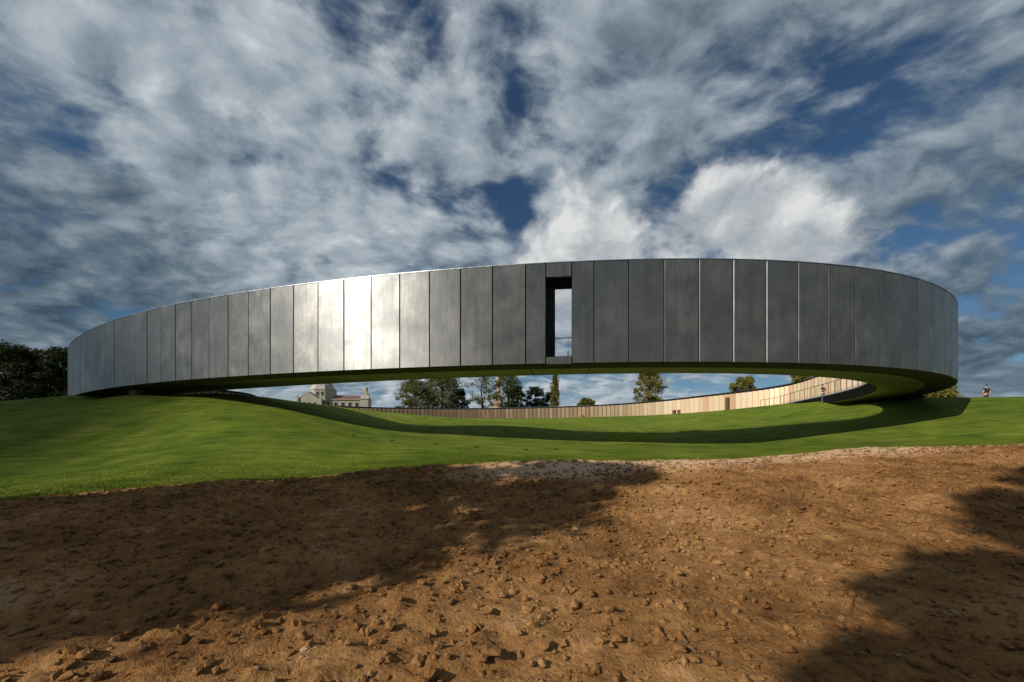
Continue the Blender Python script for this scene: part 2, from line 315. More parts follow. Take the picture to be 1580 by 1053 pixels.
# ------------------------------------------------------------------ bare soil in the foreground
EDGE = np.array([(-400, 6.5), (-200, 7.9), (0, 9), (150, 9.6), (300, 10), (450, 10.6), (600, 11), (700, 11.3), (800, 11.6), (900, 11.8), (1000, 12), (1100, 12.3), (1200, 12.5), (1300, 12.7), (1400, 12.9), (1580, 13.2), (1800, 13.4), (2200, 12)])
def dist_in(x, y):                                     # metres inside the edge of the soil (depth-wise)
    t = np.clip(x / np.maximum(y, .6) * FPX + XC, -400, 2200)
    return np.interp(t, EDGE[:, 0], EDGE[:, 1]) - y
ys = []; yy = -4.0
while yy < 14.2: ys.append(yy); yy += .045 if yy > 2 else .16
ys = np.array(ys); xs = np.arange(-34, 36, .06)
SX, SY = np.meshgrid(xs, ys, indexing='xy')
SX = SX + .02 * rng.standard_normal(SX.shape)
din = dist_in(SX, SY) + .55 * fbm(SX, SY, 1.6, 3, 21) + .30 * fbm(SX, SY, .35, 3, 4)
g0 = ground(SX, SY)
track = sstep(.05, .35, din) * sstep(2.7, 1.7, din + .5 * fbm(SX, SY, 2, 2, 5)) * sstep(-3, 1, SX)
clod = np.maximum(fbm(SX, SY, .6, 3, 31), -.1) * .13 + np.abs(fbm(SX, SY, .20, 3, 41)) * .12 + np.abs(fbm(SX, SY, .11, 2, 51)) * .11
ridge = .028 * np.maximum(0, np.sin((SX * 1.0 + din * 1.15) * 2 * np.pi / .40)) * sstep(.03, .12, din) * sstep(.62, .5, din) * sstep(-1.5, 0, SX) * sstep(6.5, 4.5, SX)
hump = .16 * sstep(1.0, 1.9, din) * np.clip(fbm(SX, SY, 3.5, 2, 61) + .35, 0, 1)
h = clod * (1 - .7 * track) * (.45 + 1.1 * np.clip(fbm(SX, SY, 2.6, 2, 91) + .5, 0, 1)) + ridge + hump
def rut(a, b, off_):                                    # a pair of shallow wheel ruts curving through the soil
    c_ = SY - (a + b * np.sin(SX * .16 + 1.0)) - off_; return -.075 * np.exp(-(c_ / .16) ** 2) + .03 * np.exp(-((np.abs(c_) - .27) / .09) ** 2) + .018 * np.sin(SX * 2 * np.pi / .22 + np.abs(c_) * 9) * np.exp(-(c_ / .15) ** 2)
h = h + (rut(5.6, .9, 0) + rut(5.6, .9, 1.55)) * np.clip(.6 + 1.2 * fbm(SX, SY, 3, 2, 71), 0, 1) + .12 * fbm(SX, SY, 2.2, 3, 81)
zz = g0 + .04 + h * sstep(-.02, .3, din) - .22 * sstep(.06, -.25, din)
V = np.stack([SX, SY, zz], -1).reshape(-1, 3); nx, ny = len(xs), len(ys)
i = np.arange(ny - 1)[:, None] * nx; j = np.arange(nx - 1)[None]
F = np.stack([i + j, i + j + 1, i + nx + j + 1, i + nx + j], -1).reshape(-1, 4)
keep = (din.reshape(-1)[F] > -.35).any(1)
soil = fastmesh('bare_soil', V, F[keep], M_SOIL); tag(soil, kind='structure')
at_ = soil.data.attributes.new('track', 'FLOAT', 'POINT')
tv = track.reshape(-1); at_.data.foreach_set('value', tv.astype(np.float32)) if len(at_.data) == len(tv) else None

# loose clods and stones lying on the soil (nobody could count them)
ICO = []
t_ = (1 + 5 ** .5) / 2
IV = np.array([(-1, t_, 0), (1, t_, 0), (-1, -t_, 0), (1, -t_, 0), (0, -1, t_), (0, 1, t_), (0, -1, -t_), (0, 1, -t_), (t_, 0, -1), (t_, 0, 1), (-t_, 0, -1), (-t_, 0, 1)]) / 1.9
IF = np.array([(0, 11, 5), (0, 5, 1), (0, 1, 7), (0, 7, 10), (0, 10, 11), (1, 5, 9), (5, 11, 4), (11, 10, 2), (10, 7, 6), (7, 1, 8), (3, 9, 4), (3, 4, 2), (3, 2, 6), (3, 6, 8), (3, 8, 9), (4, 9, 5), (2, 4, 11), (6, 2, 10), (8, 6, 7), (9, 8, 1)])
def scatter(N, name, mat, smin, smax, xr, yr, dmin=.25, power=4.0):
    x = rng.uniform(*xr, N); y = rng.uniform(*yr, N); keep = (dist_in(x, y) > dmin) & (rng.random(N) < np.where((dist_in(x, y) < 1.5) & (x > -2), .25, 1)); x, y = x[keep], y[keep]
    # height of the soil sheet by nearest grid cell
    ix = np.clip(np.round((x - xs[0]) / .06).astype(int), 0, nx - 1); iy = np.clip(np.searchsorted(ys, y), 0, ny - 1); z = zz[iy, ix]
    s = smin + (smax - smin) * rng.random(len(x)) ** power
    B = IV[None] * rng.uniform(.6, 1.25, (len(x), 12, 1)) * s[:, None, None] * np.stack([rng.uniform(.8, 1.4, len(x)), rng.uniform(.8, 1.4, len(x)), rng.uniform(.7, 1.1, len(x))], -1)[:, None]
    B[:, :, 0] += x[:, None]; B[:, :, 1] += y[:, None]; B[:, :, 2] += (z + s * .15)[:, None]
    Fq = (IF[None] + 12 * np.arange(len(x))[:, None, None]).reshape(-1, 3)
    return fastmesh(name, B.reshape(-1, 3), Fq, mat, smooth=False)
o = scatter(70000, 'soil_clods', M_SOIL, .006, .048, (-16, 20), (2.2, 12.8)); tag(o, 'rough brown clods strewn over the bare soil in the foreground', 'soil clods', kind='stuff')
o = scatter(2600, 'pebbles', M_STONE, .008, .03, (-14, 18), (2.2, 12.6)); tag(o, 'small pale pebbles scattered on the bare soil', 'pebbles', kind='stuff')

# short grass blades along the near rim of the lawn (nobody could count them)
N = 150000; tpx = rng.uniform(-60, 1640, N); dd = np.interp(tpx, EDGE[:, 0], EDGE[:, 1]) + rng.exponential(1.5, N) - .12 - .3 * rng.random(N) ** 3
bx, by = (tpx - XC) / FPX * dd, dd; bz = ground(bx, by) - .01
hh = rng.uniform(.018, .042, N); th = rng.uniform(0, np.pi, N); wd = .006 + .004 * rng.random(N); lx, ly = rng.normal(0, .35, N) * hh, rng.normal(0, .35, N) * hh
B = np.stack([np.stack([bx - np.cos(th) * wd, by - np.sin(th) * wd, bz], -1), np.stack([bx + np.cos(th) * wd, by + np.sin(th) * wd, bz], -1), np.stack([bx + lx, by + ly, bz + hh], -1)], 1)
o = fastmesh('grass', B.reshape(-1, 3), np.arange(3 * N).reshape(-1, 3), M_LAWN, smooth=False); tag(o, 'short green grass blades along the lawn edge beside the soil', 'grass', kind='stuff')

nt_ = 260; tpx = rng.uniform(0, 1580, nt_); dd = np.interp(tpx, EDGE[:, 0], EDGE[:, 1]) - .1 - rng.exponential(.55, nt_); nb_ = 26
cx_, cy_ = np.repeat((tpx - XC) / FPX * dd, nb_) + rng.normal(0, .035, nt_ * nb_), np.repeat(dd, nb_) + rng.normal(0, .035, nt_ * nb_)
iy = np.clip(np.searchsorted(ys, cy_), 0, ny - 1); ix = np.clip(np.round((cx_ - xs[0]) / .06).astype(int), 0, nx - 1); cz_ = zz[iy, ix] - .01
hh = rng.uniform(.03, .10, nt_ * nb_); th = rng.uniform(0, np.pi, nt_ * nb_); lx, ly = rng.normal(0, .5, (2, nt_ * nb_)) * hh
B = np.stack([np.stack([cx_ - np.cos(th) * .005, cy_ - np.sin(th) * .005, cz_], -1), np.stack([cx_ + np.cos(th) * .005, cy_ + np.sin(th) * .005, cz_], -1), np.stack([cx_ + lx, cy_ + ly, cz_ + hh], -1)], 1)
o = fastmesh('weed_tufts', B.reshape(-1, 3), np.arange(3 * nt_ * nb_).reshape(-1, 3), M_LAWN, smooth=False); tag(o, 'sparse tufts of grass sprouting from the soil near the turf edge', 'weeds', kind='stuff')

# ------------------------------------------------------------------ the ring: plan curve
U = 4.2
Q = [573.714, 672.0, 0.7095080752290835, -1.6104144349552725, 14.338207650308316, 11.966949870196963, 8.95678573113989, -0.24206406149125623, 0.33692506728446797, 51.60276768671553, -1.1400775196946067, -0.9081775418850455, 0.0899573622906807, 0.16541832591493102, -0.37413291555028194, -0.13634355790965463, 0.17512662930452155, 0.26847742011333586, -0.016169359736460935, 0.006744317847291559, 0.07108748194159542, 0.11051284500119399]
ZB = EYE + Q[2] * U; ZT = ZB + U; ZF = 5.5; DW0 = .88 * U
tt = np.linspace(0, 2 * np.pi, 6001); offm = sum(Q[10 + 2 * k] * np.cos(m * tt) + Q[11 + 2 * k] * np.sin(m * tt) for k, m in enumerate((2, 3, 4, 5, 6, 7)))
P0 = np.stack([Q[5] * np.cos(tt), Q[6] * np.sin(tt)], 1); nn = np.stack([Q[6] * np.cos(tt), Q[5] * np.sin(tt)], 1); nn /= np.linalg.norm(nn, axis=1)[:, None]
e_ = P0 + offm[:, None] * nn; ca, sa = math.cos(Q[7]), math.sin(Q[7])
PC = np.stack([Q[3] + ca * e_[:, 0] - sa * e_[:, 1], Q[4] + sa * e_[:, 0] + ca * e_[:, 1]], 1) * U
LS = np.r_[0, np.cumsum(np.hypot(*np.diff(PC, axis=0).T))]; LT = LS[-1]
TG = np.gradient(PC, axis=0); TG /= np.hypot(*TG.T)[:, None]
NPAN = 200; PWID = LT / NPAN; S0 = Q[9] * U
def rp(s, inset=0.0):                                   # point on the ring plan, inset metres towards the inside
    s = s % LT; x = np.interp(s, LS, PC[:, 0]); y = np.interp(s, LS, PC[:, 1]); tx = np.interp(s, LS, TG[:, 0]); ty = np.interp(s, LS, TG[:, 1]); l = math.hypot(tx, ty)
    return x - ty / l * inset, y + tx / l * inset
def dw(s):                                              # width of the walkway deck, a little more on the left flank
    d_ = (s - (S0 - 6 * PWID) + LT / 2) % LT - LT / 2; return DW0 + .24 * U * math.exp(-(d_ / (9 * PWID)) ** 2 / 2)
def frame(s, inset=0.0):
    x, y = rp(s, inset); a, b = rp(s - .05), rp(s + .05); return x, y, math.atan2(b[1] - a[1], b[0] - a[0])
cxm, cym = PC[:, 0].mean(), PC[:, 1].mean()
ring = empty('ring_building', (cxm, cym, 0)); tag(ring, 'huge dark concrete ring hovering over the lawn, gold panels lining its inner side', 'ring monument')
def loc(V): return [(a - cxm, b - cym, c_) for a, b, c_ in V]
def slab(s0, s1, i0, i1, z0, z1, j=0.0):
    """block between arc lengths s0..s1 and insets i0..i1; z0/z1 may be (outer, inner)"""
    z0 = z0 if isinstance(z0, tuple) else (z0, z0); z1 = z1 if isinstance(z1, tuple) else (z1, z1)
    f0 = i0 if callable(i0) else (lambda s: i0); f1 = i1 if callable(i1) else (lambda s: i1)
    a, b, c_, d = rp(s0, f0(s0)), rp(s1, f0(s1)), rp(s1, f1(s1)), rp(s0, f1(s0))
    V = [(*a, z0[0]), (*b, z0[0]), (*c_, z0[1]), (*d, z0[1]), (*a, z1[0]), (*b, z1[0]), (*c_, z1[1]), (*d, z1[1])]
    return V, [(3, 2, 1, 0), (4, 5, 6, 7), (0, 1, 5, 4), (1, 2, 6, 5), (2, 3, 7, 6), (3, 0, 4, 7)]
# one panel mesh, shared: chamfered front edges, front face at local y=0 towards -y
def panel_mesh(name, wid, z0, z1, th=.11, ch=.013, gap=.036):
    a = wid / 2 - gap / 2
    prof = [(-a, ch), (-a + ch, 0), (a - ch, 0), (a, ch), (a, th), (-a, th)]
    V = [(x, y, z0) for x, y in prof] + [(x, y, z1 - (ch if y == 0 else 0)) for x, y in prof]
    F = [tuple(range(5, -1, -1)), tuple(range(6, 12))] + [(k, (k + 1) % 6, (k + 1) % 6 + 6, k + 6) for k in range(6)]
    me = bpy.data.meshes.new(name); me.from_pydata(V, [], F); me.materials.append(M_CON); return me
me_full = panel_mesh('wall_panel', PWID, ZB + .02, ZT)
WIN = 8                                                # joint number that lies in the middle of the opening
sW = S0 + WIN * PWID; wl, wr = sW - .40 * PWID, sW + .36 * PWID
zW0, zW1 = 4.87, 8.20
def put_panel(me, smid, wid):
    a, b = rp(smid - wid / 2), rp(smid + wid / 2); ang_ = math.atan2(b[1] - a[1], b[0] - a[0])
    o = bpy.data.objects.new('wall_panel', me); COL.objects.link(o); o.parent = ring
    o.location = ((a[0] + b[0]) / 2 - cxm, (a[1] + b[1]) / 2 - cym, 0); o.rotation_euler = (rng.normal(0, .0008), 0, ang_ + rng.normal(0, .0022)); return o
for k in range(NPAN):
    kk = k if k < 98 else k - NPAN
    if kk in (WIN - 1, WIN): continue
    put_panel(me_full, S0 + (kk + .5) * PWID, PWID)
for (a, b) in ((sW - PWID, wl), (wr, sW + PWID)):
    put_panel(panel_mesh('wall_panel_narrow', b - a, ZB + .02, ZT), (a + b) / 2, b - a)
put_panel(panel_mesh('lintel_panel', wr - wl, zW1, ZT), (wl + wr) / 2, wr - wl).name = 'lintel_panel'
o = put_panel(panel_mesh('sill_panel', wr - wl, ZB - .01, zW0), (wl + wr) / 2, wr - wl); o.name = 'sill_panel'
# structural wall behind the panels (dark, shows only in the joints and above the gold lining)
vf = []
for k in range(NPAN):
    kk = k if k < 98 else k - NPAN
    a, b = S0 + kk * PWID, S0 + (kk + 1) * PWID
    if kk == WIN - 1: b = wl
    if kk == WIN: a = wr
    vf.append(slab(a, b, .12, .30, ZB + .03, ZT - .015))
vf.append(slab(wl, wr, .12, .30, zW1, ZT - .015)); vf.append(slab(wl, wr, .12, .30, ZB + .03, zW0))
V, F = join(*vf); mobj('core_wall', loc(V), F, M_BLK, ring)
# thin metal coping on top
vf = [slab(S0 + k * PWID / 1, S0 + (k + 1) * PWID, -.015, .34, ZT + .002, ZT + .03) for k in range(NPAN)]
V, F = join(*vf); mobj('coping', loc(V), F, M_STEEL, ring)
# portal box of the opening: thick lintel and splayed cheeks
def quadblock(pts, z0, z1):
    V = [(*q, z0) for q in pts] + [(*q, z1) for q in pts]; return V, [(3, 2, 1, 0), (4, 5, 6, 7), (0, 1, 5, 4), (1, 2, 6, 5), (2, 3, 7, 6), (3, 0, 4, 7)]
il, ir = wl + .36, wr + .20
o = mobj('portal_ceiling', *(lambda vf: (loc(vf[0]), vf[1]))(quadblock([rp(wl - .1, .305), rp(wr + .1, .305), rp(ir + .2, 1.45), rp(il - .2, 1.45)], zW1, zW1 + .12)), M_BLK, ring)
o = mobj('portal_cheek', *(lambda vf: (loc(vf[0]), vf[1]))(quadblock([rp(wl - .12, .305), rp(wl, .305), rp(il, 1.45), rp(il - .12, 1.45)], zW0 - .1, zW1 - .003)), M_BLK, ring)
o = mobj('portal_cheek', *(lambda vf: (loc(vf[0]), vf[1]))(quadblock([rp(wr, .305), rp(wr + .12, .305), rp(ir + .12, 1.45), rp(ir, 1.45)], zW0 - .1, zW1 - .003)), M_BLK, ring)
# soffit: dark rim beam, then slabs with open joints every two panels
vf = [slab(S0 + k * PWID, S0 + (k + 1) * PWID, .125, 1.25, ZB - .001, ZB + .25) for k in range(NPAN)]
V, F = join(*vf); mobj('rim_beam', loc(V), F, M_RIM, ring)
NS = 100; SW = LT / NS
for k in range(NS):
    a, b = S0 + PWID + k * SW + .03, S0 + PWID + (k + 1) * SW - .03; m = (a + b) / 2
    V, F = join(slab(a, m, 1.29, (lambda q: dw(q) - .26), (ZB + .03, ZB + .12), ZB + .5), slab(m + .0005, b, 1.29, (lambda q: dw(q) - .26), (ZB + .03, ZB + .12), ZB + .5))
    mobj('soffit_slab', loc(V), F, M_SOF, ring)
wl2, wr2 = wl - .25, wr + .45
arcs = np.linspace(wr2, wl2 + LT, 401)
vf = [slab(arcs[k], arcs[k + 1], .31, (lambda q: dw(q) - .27), ZB + .51, ZF) for k in range(400)]
vf.append(slab(wl2 + .001, wr2 - .001, .31, (lambda q: dw(q) - .27), (zW0 - .20, ZB + .51), (zW0 - .03, ZF)))
V, F = join(*vf); mobj('walkway_deck', loc(V), F, M_PALE, ring)
# undercut inner lip: thin pale nosing on top, shade painted black on the face leaning back below it
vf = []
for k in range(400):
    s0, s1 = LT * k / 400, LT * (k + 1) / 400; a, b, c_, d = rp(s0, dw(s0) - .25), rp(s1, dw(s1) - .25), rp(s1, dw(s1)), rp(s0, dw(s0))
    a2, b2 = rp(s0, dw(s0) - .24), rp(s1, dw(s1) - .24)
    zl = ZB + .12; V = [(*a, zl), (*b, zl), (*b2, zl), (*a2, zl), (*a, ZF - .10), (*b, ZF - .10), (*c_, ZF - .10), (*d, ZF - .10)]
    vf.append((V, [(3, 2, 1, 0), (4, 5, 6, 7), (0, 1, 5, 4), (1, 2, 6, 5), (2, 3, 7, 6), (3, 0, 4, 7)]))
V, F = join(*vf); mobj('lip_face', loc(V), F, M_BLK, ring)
vf = [slab(LT * k / 400, LT * (k + 1) / 400, (lambda q: dw(q) - .265), (lambda q: dw(q) + .02), ZF - .095, ZF + .02) for k in range(400)]
V, F = join(*vf); mobj('deck_nosing', loc(V), F, M_PALE, ring)
# gold inner lining: tall narrow panels, each turned a little like the page of an open book
NG = 264; GW = LT / NG; GZ0, GZ1 = ZF + .03, 8.42
h_ = GW / 2; k1, k2 = .50 * GW, .57 * GW; dp = .52    # plan of one folded page: main leaf, narrow edge, return leaf
prof = [(-h_, 0), (-h_ + k1, dp * .90), (-h_ + k2, dp), (h_ - .01, .0), (h_ - .01, -.07), (-h_, -.07)]; n6 = 6
Vg = [(x, y, GZ0) for x, y in prof] + [(x, y, GZ1) for x, y in prof]
Fg = [(5, 4, 3, 2, 1, 0)[::-1], tuple(range(6, 12))[::-1]] + [(k + 6, (k + 1) % 6 + 6, (k + 1) % 6, k) for k in range(6)]
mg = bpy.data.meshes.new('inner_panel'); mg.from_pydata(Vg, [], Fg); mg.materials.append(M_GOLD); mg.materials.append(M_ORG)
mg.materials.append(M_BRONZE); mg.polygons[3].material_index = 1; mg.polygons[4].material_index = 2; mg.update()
for k in range(NG):
    s = (k + .5) * GW
    ds = (s - sW + LT / 2) % LT - LT / 2
    if abs(ds) < 1.7: continue
    x, y, an = frame(s, .42)
    o = bpy.data.objects.new('inner_panel', mg); COL.objects.link(o); o.parent = ring; o.location = (x - cxm, y - cym, 0); o.rotation_euler = (0, 0, an + rng.normal(0, .012))
# doorway and small hatches in the gold lining
def gold_block(name, px, wid, z0, z1, mat):
    best = None
    for s in np.arange(0, LT, .1):
        x, y = rp(s, .8)
        if y > 30 and abs(x / y * FPX + XC - px) < 1.2 and (best is None or y > best[1]): best = (s, y)
    if best: V, F = slab(best[0] - wid / 2, best[0] + wid / 2, .40, .90, z0, z1); mobj(name, loc(V), F, mat, ring)
gold_block('doorway', 1123, .62, ZF + .03, 7.9, M_BRONZE)
gold_block('wall_hatch', 1041, .75, ZF + .05, ZF + 1.0, M_BRONZE); gold_block('wall_hatch', 1049, .75, ZF + .05, ZF + 1.0, M_BRONZE); gold_block('wall_hatch', 899, .8, ZF + .05, ZF + 1.0, M_BRONZE)
# railing on the inner edge of the deck where it hangs free: posts, handrail, glass, bottom rail
sR0, sR1 = sW - 9.0, LT + 6.5
ps = np.arange(sR0, sR1, 1.35); pv, pf = tube_vf([(0, 0, ZF + .02), (0, 0, ZF + 1.08)], .028, 6)
mp_ = bpy.data.meshes.new('railing_post'); mp_.from_pydata([tuple(q) for q in pv], [], pf); mp_.materials.append(M_STEEL)
for s in ps:
    x, y = rp(s, dw(s) - .12); o = bpy.data.objects.new('railing_post', mp_); COL.objects.link(o); o.parent = ring; o.location = (x - cxm, y - cym, 0)
for nm, z, r0 in (('handrail', ZF + 1.10, .034), ('bottom_rail', ZF + .16, .015)):
    V, F = tube_vf([(*rp(s, dw(s) - .12), z) for s in np.arange(sR0, sR1, .9)], r0, 6); mobj(nm, loc(V), F, M_STEEL, ring, smooth=True)
# support blocks between mound and ring
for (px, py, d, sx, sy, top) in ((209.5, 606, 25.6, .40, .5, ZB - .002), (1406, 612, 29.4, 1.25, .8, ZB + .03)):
    bm_ = M_PALE if px < 500 else M_BLK  # right block gets black in place of pale concrete, as painted shade
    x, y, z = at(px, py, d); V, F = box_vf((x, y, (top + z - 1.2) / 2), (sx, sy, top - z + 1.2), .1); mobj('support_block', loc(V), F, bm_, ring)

# ------------------------------------------------------------------ mown strip in the lawn inside the ring
def drape(name, L_, R_, mat, lift=.02, nu=8, kind='structure'):
    L_, R_ = np.array(L_), np.array(R_); k = np.linspace(0, len(L_) - 1, 40); li = np.stack([np.interp(k, range(len(L_)), L_[:, c]) for c in (0, 1)], 1); ri = np.stack([np.interp(k, range(len(R_)), R_[:, c]) for c in (0, 1)], 1)
    t = np.linspace(0, 1, nu)[None, :, None]; G = li[:, None] * (1 - t) + ri[:, None] * t
    prof = lift * np.sin(np.pi * np.clip(t[0, :, 0], 0, 1)) ** .3; z = ground(G[..., 0], G[..., 1]) + prof[None] - .015
    V = np.concatenate([G, z[..., None]], -1).reshape(-1, 3); i = np.arange(39)[:, None] * nu; j = np.arange(nu - 1)[None]
    return fastmesh(name, V, np.stack([i + j, i + j + 1, i + nu + j + 1, i + nu + j], -1).reshape(-1, 4), mat)
Lp = [at(*q)[:2] for q in [(932, 684, 18.8), (932, 671, 24), (929, 663, 34), (916, 658, 44), (880, 654, 54)]]
Rp = [at(*q)[:2] for q in [(1040, 684, 18.8), (1002, 671, 24), (975, 661, 34), (945, 656, 46), (890, 652, 60)]]
o = drape('mown_path', Lp, Rp, M_STRIP, .035); tag(o, kind='structure')

# small dark light fittings let into the lawn in a row under the ring
FIT = [(545, 681, 18.2), (605, 687, 17.5), (672, 691, 16.9), (735, 693.5, 16.4), (811, 694, 16.2), (858, 692.5, 16.6)]
labs = ['leftmost small dark light fitting set in the sunlit lawn', 'second small dark light fitting from the left in the lawn', 'third small dark light fitting from the left in the lawn', 'fourth small dark light fitting from the left in the lawn', 'fifth small dark lawn light fitting, just left of the one below the wall opening', 'rightmost small dark light fitting, in the lawn below the wall opening']
bv = join(box_vf((0, 0, .0), (.20, .09, .05)), box_vf((0, 0, .030), (.15, .05, .010)))
mf = bpy.data.meshes.new('ground_light'); mf.from_pydata(bv[0], [], bv[1]); mf.materials.append(M_BLK)
for (px, py, d), lb in zip(FIT, labs):
    x, y, _ = at(px, py, d); o = bpy.data.objects.new('ground_light', mf); COL.objects.link(o); o.location = (x, y, gz(x, y) + .0); o.rotation_euler = (0, 0, .05); tag(o, lb, 'ground light', 'light fittings in the lawn under the ring')

# ------------------------------------------------------------------ trees
def tree(name, x, y, H, Wd, mat, label, group=None, shape='round', trunk=.18, nclump=90, per=55, leaf=.34, seed=0, zbase=None, open_=.0):
    if y > 20: nclump, per, leaf = int(nclump * 1.25), int(per * 1.9), leaf * .82
    r = np.random.default_rng(seed + 100); z0 = gz(x, y) - .15 if zbase is None else zbase
    t = empty(name, (x, y, z0)); tag(t, label, 'tree', group)
    zc0 = H * trunk; vf = [tube_vf([(0, 0, 0), (.04 * H * r.normal(0, .3), 0, H * .3), (.02 * H * r.normal(), .02 * H * r.normal(), H * .65), (0, 0, H * .9)], [H * .030, H * .023, H * .012, H * .004], 8)]
    C_ = []
    for k in range(nclump):
        f_ = r.random() ** (.8 if shape != 'poplar' else 1.0); a = r.uniform(0, 2 * np.pi)
        if shape == 'poplar': rr = Wd / 2 * (np.sin(np.pi * np.clip(f_ * .9 + .1, 0, 1)) ** .45) * r.uniform(.1, 1)
        elif shape == 'cone': rr = Wd / 2 * (1 - f_) ** .7 * r.uniform(.3, 1)
        else: rr = Wd / 2 * (np.sin(np.pi * np.clip(f_ * .82 + .12, 0, 1)) ** .55) * np.sqrt(r.uniform(.08, 1))
        C_.append((rr * np.cos(a), rr * np.sin(a), zc0 + (H - zc0) * f_))
    C_ = np.array(C_)
    for k in range(0, nclump, 6):
        c_ = C_[k]; zt = max(H * .15, c_[2] - np.hypot(c_[0], c_[1]) * r.uniform(.6, 1.1)); vf.append(tube_vf([(0, 0, zt), (c_[0] * .55, c_[1] * .55, (zt + c_[2]) / 2 + .02 * H), tuple(c_)], [H * .009, H * .006, H * .002], 5, False))
    V, F = join(*vf); mobj('trunk', V, F, M_BARK, t, smooth=True)
    cs = (Wd * .12 if shape != 'poplar' else Wd * .17) * r.uniform(.6, 1.5, nclump)
    ctr = np.repeat(C_, per, 0); d = r.normal(0, 1, (nclump * per, 3)); d /= np.linalg.norm(d, axis=1)[:, None]; ctr = ctr + d * (np.repeat(cs, per) * r.random(nclump * per) ** .45)[:, None] * np.array([1, 1, .75 if shape != 'poplar' else 1.6])
    n_ = len(ctr); a1 = r.normal(0, 1, (n_, 3)); a1 /= np.linalg.norm(a1, axis=1)[:, None]; a2 = np.cross(a1, r.normal(0, 1, (n_, 3))); a2 /= np.linalg.norm(a2, axis=1)[:, None]
    s = leaf * r.uniform(.5, 1.2, n_)[:, None]; B = np.stack([ctr - a1 * s, ctr - a2 * s * .6, ctr + a1 * s, ctr + a2 * s * .6], 1)
    fastmesh('crown', B.reshape(-1, 3), np.arange(4 * n_).reshape(-1, 4), mat, smooth=False, parent=t)
    return t
def vtree(name, px, pw, ytop, d, mat, label, **kw):
    """stand a tree so that it spans about pw photo pixels and its top reaches ytop"""
    x = (px - XC) / FPX * d; z0 = gz(x, d) - .15; H = EYE + (YH - ytop) / FPX * d - z0
    return tree(name, x, d, H, pw / FPX * d, mat, label, zbase=z0, **kw)
GB = 'trees standing beyond the ring'
vtree('broadleaf_tree', 18, 78, 536, 92, M_DARKLEAF, 'tall dark tree at the far left edge of the picture', group='dark trees left of the ring', nclump=170, per=70, leaf=.30, seed=1, trunk=.05)
vtree('broadleaf_tree', 62, 62, 545, 98, M_DARKLEAF, 'dark tree in the middle of the three left of the ring', group='dark trees left of the ring', nclump=150, per=70, leaf=.30, seed=2, trunk=.05)
vtree('broadleaf_tree', 100, 60, 541, 95, M_DARKLEAF, 'dark tree touching the left end of the ring', group='dark trees left of the ring', nclump=150, per=70, leaf=.30, seed=3, trunk=.05)
vtree('broadleaf_tree', 641, 56, 588, 165, M_OLIVE, 'low spreading olive green tree just right of the basilica', group=GB, nclump=110, per=34, leaf=.42, seed=4, trunk=.12)
vtree('broadleaf_tree', 682, 66, 572, 170, M_OLIVE, 'broad olive tree whose top is hidden by the ring, left of the thin-trunked tree', group=GB, nclump=150, per=40, leaf=.42, seed=5, trunk=.12)
vtree('dark_evergreen', 707, 34, 602, 160, M_DARKLEAF, 'very dark dense tree in front of the broad olive tree', group=GB, nclump=90, per=50, leaf=.4, seed=6, trunk=.02)
vtree('broadleaf_tree', 745, 52, 574, 165, M_OLIVE, 'open tree with thin bare trunk and sky between its branches', group=GB, nclump=44, per=34, leaf=.40, seed=7, trunk=.34)
vtree('broadleaf_tree', 783, 46, 576, 175, M_OLIVE, 'tall olive tree screening the pale tower', group=GB, nclump=95, per=38, leaf=.42, seed=8, trunk=.2)
vtree('dark_evergreen', 797, 32, 598, 168, M_DARKLEAF, 'dark dense tree on the right flank of the tower trees', group=GB, nclump=80, per=50, leaf=.42, seed=9, trunk=.03)
vtree('dark_evergreen', 826, 32, 598, 180, M_DARKLEAF, 'small dark round-topped tree standing alone left of the poplar', group=GB, nclump=90, per=45, leaf=.42, seed=10, trunk=.05)
vtree('dark_evergreen', 849, 24, 607, 185, M_DARKLEAF, 'small dark tree directly behind the poplar', group=GB, nclump=60, per=45, leaf=.42, seed=12, trunk=.03)
vtree('poplar_tree', 856, 15, 574, 160, M_YELLOW, 'slim upright yellow-green poplar below the wall opening', group=GB, shape='poplar', nclump=120, per=34, leaf=.34, seed=11, trunk=.05)
vtree('round_bush_tree', 906, 27, 616.5, 150, M_OLIVE, 'small brownish round tree top peeping over the gold wall right of the poplar', group=GB, nclump=70, per=45, leaf=.36, seed=13, trunk=.3)
vtree('broadleaf_tree', 1002, 46, 570, 150, M_YELLOW, 'yellow-green tree alone near the middle of the gap, crown cut by the ring', group=GB, nclump=120, per=42, leaf=.38, seed=14, trunk=.1)
vtree('round_bush_tree', 1147, 40, 583, 130, M_YELLOW, 'rounded yellow-green tree top over the gold wall right of the middle', group=GB, nclump=100, per=45, leaf=.32, seed=15, trunk=.25)
vtree('broadleaf_tree', 1234, 34, 575, 130, M_YELLOW, 'tree glimpsed at the right end of the gap above the black wall top', group=GB, nclump=80, per=40, leaf=.34, seed=16, trunk=.2)
vtree('broadleaf_tree', 1440, 66, 593, 80, M_YELLOW, 'yellowish tree behind the mound, right of the dark support block', group='trees behind the right mound', nclump=120, per=55, leaf=.26, seed=17, trunk=.1)
vtree('broadleaf_tree', 1375, 60, 601, 85, M_YELLOW, 'low yellowish tree behind the mound, left of the dark support block', group='trees behind the right mound', nclump=100, per=50, leaf=.26, seed=18, trunk=.1)
vtree('low_hedge_tree', 617, 30, 628.5, 200, M_OLIVE, 'lowest tree, a mere tuft over the black wall top left of the olive trees', group=GB, nclump=50, per=30, leaf=.4, seed=19, trunk=.3)
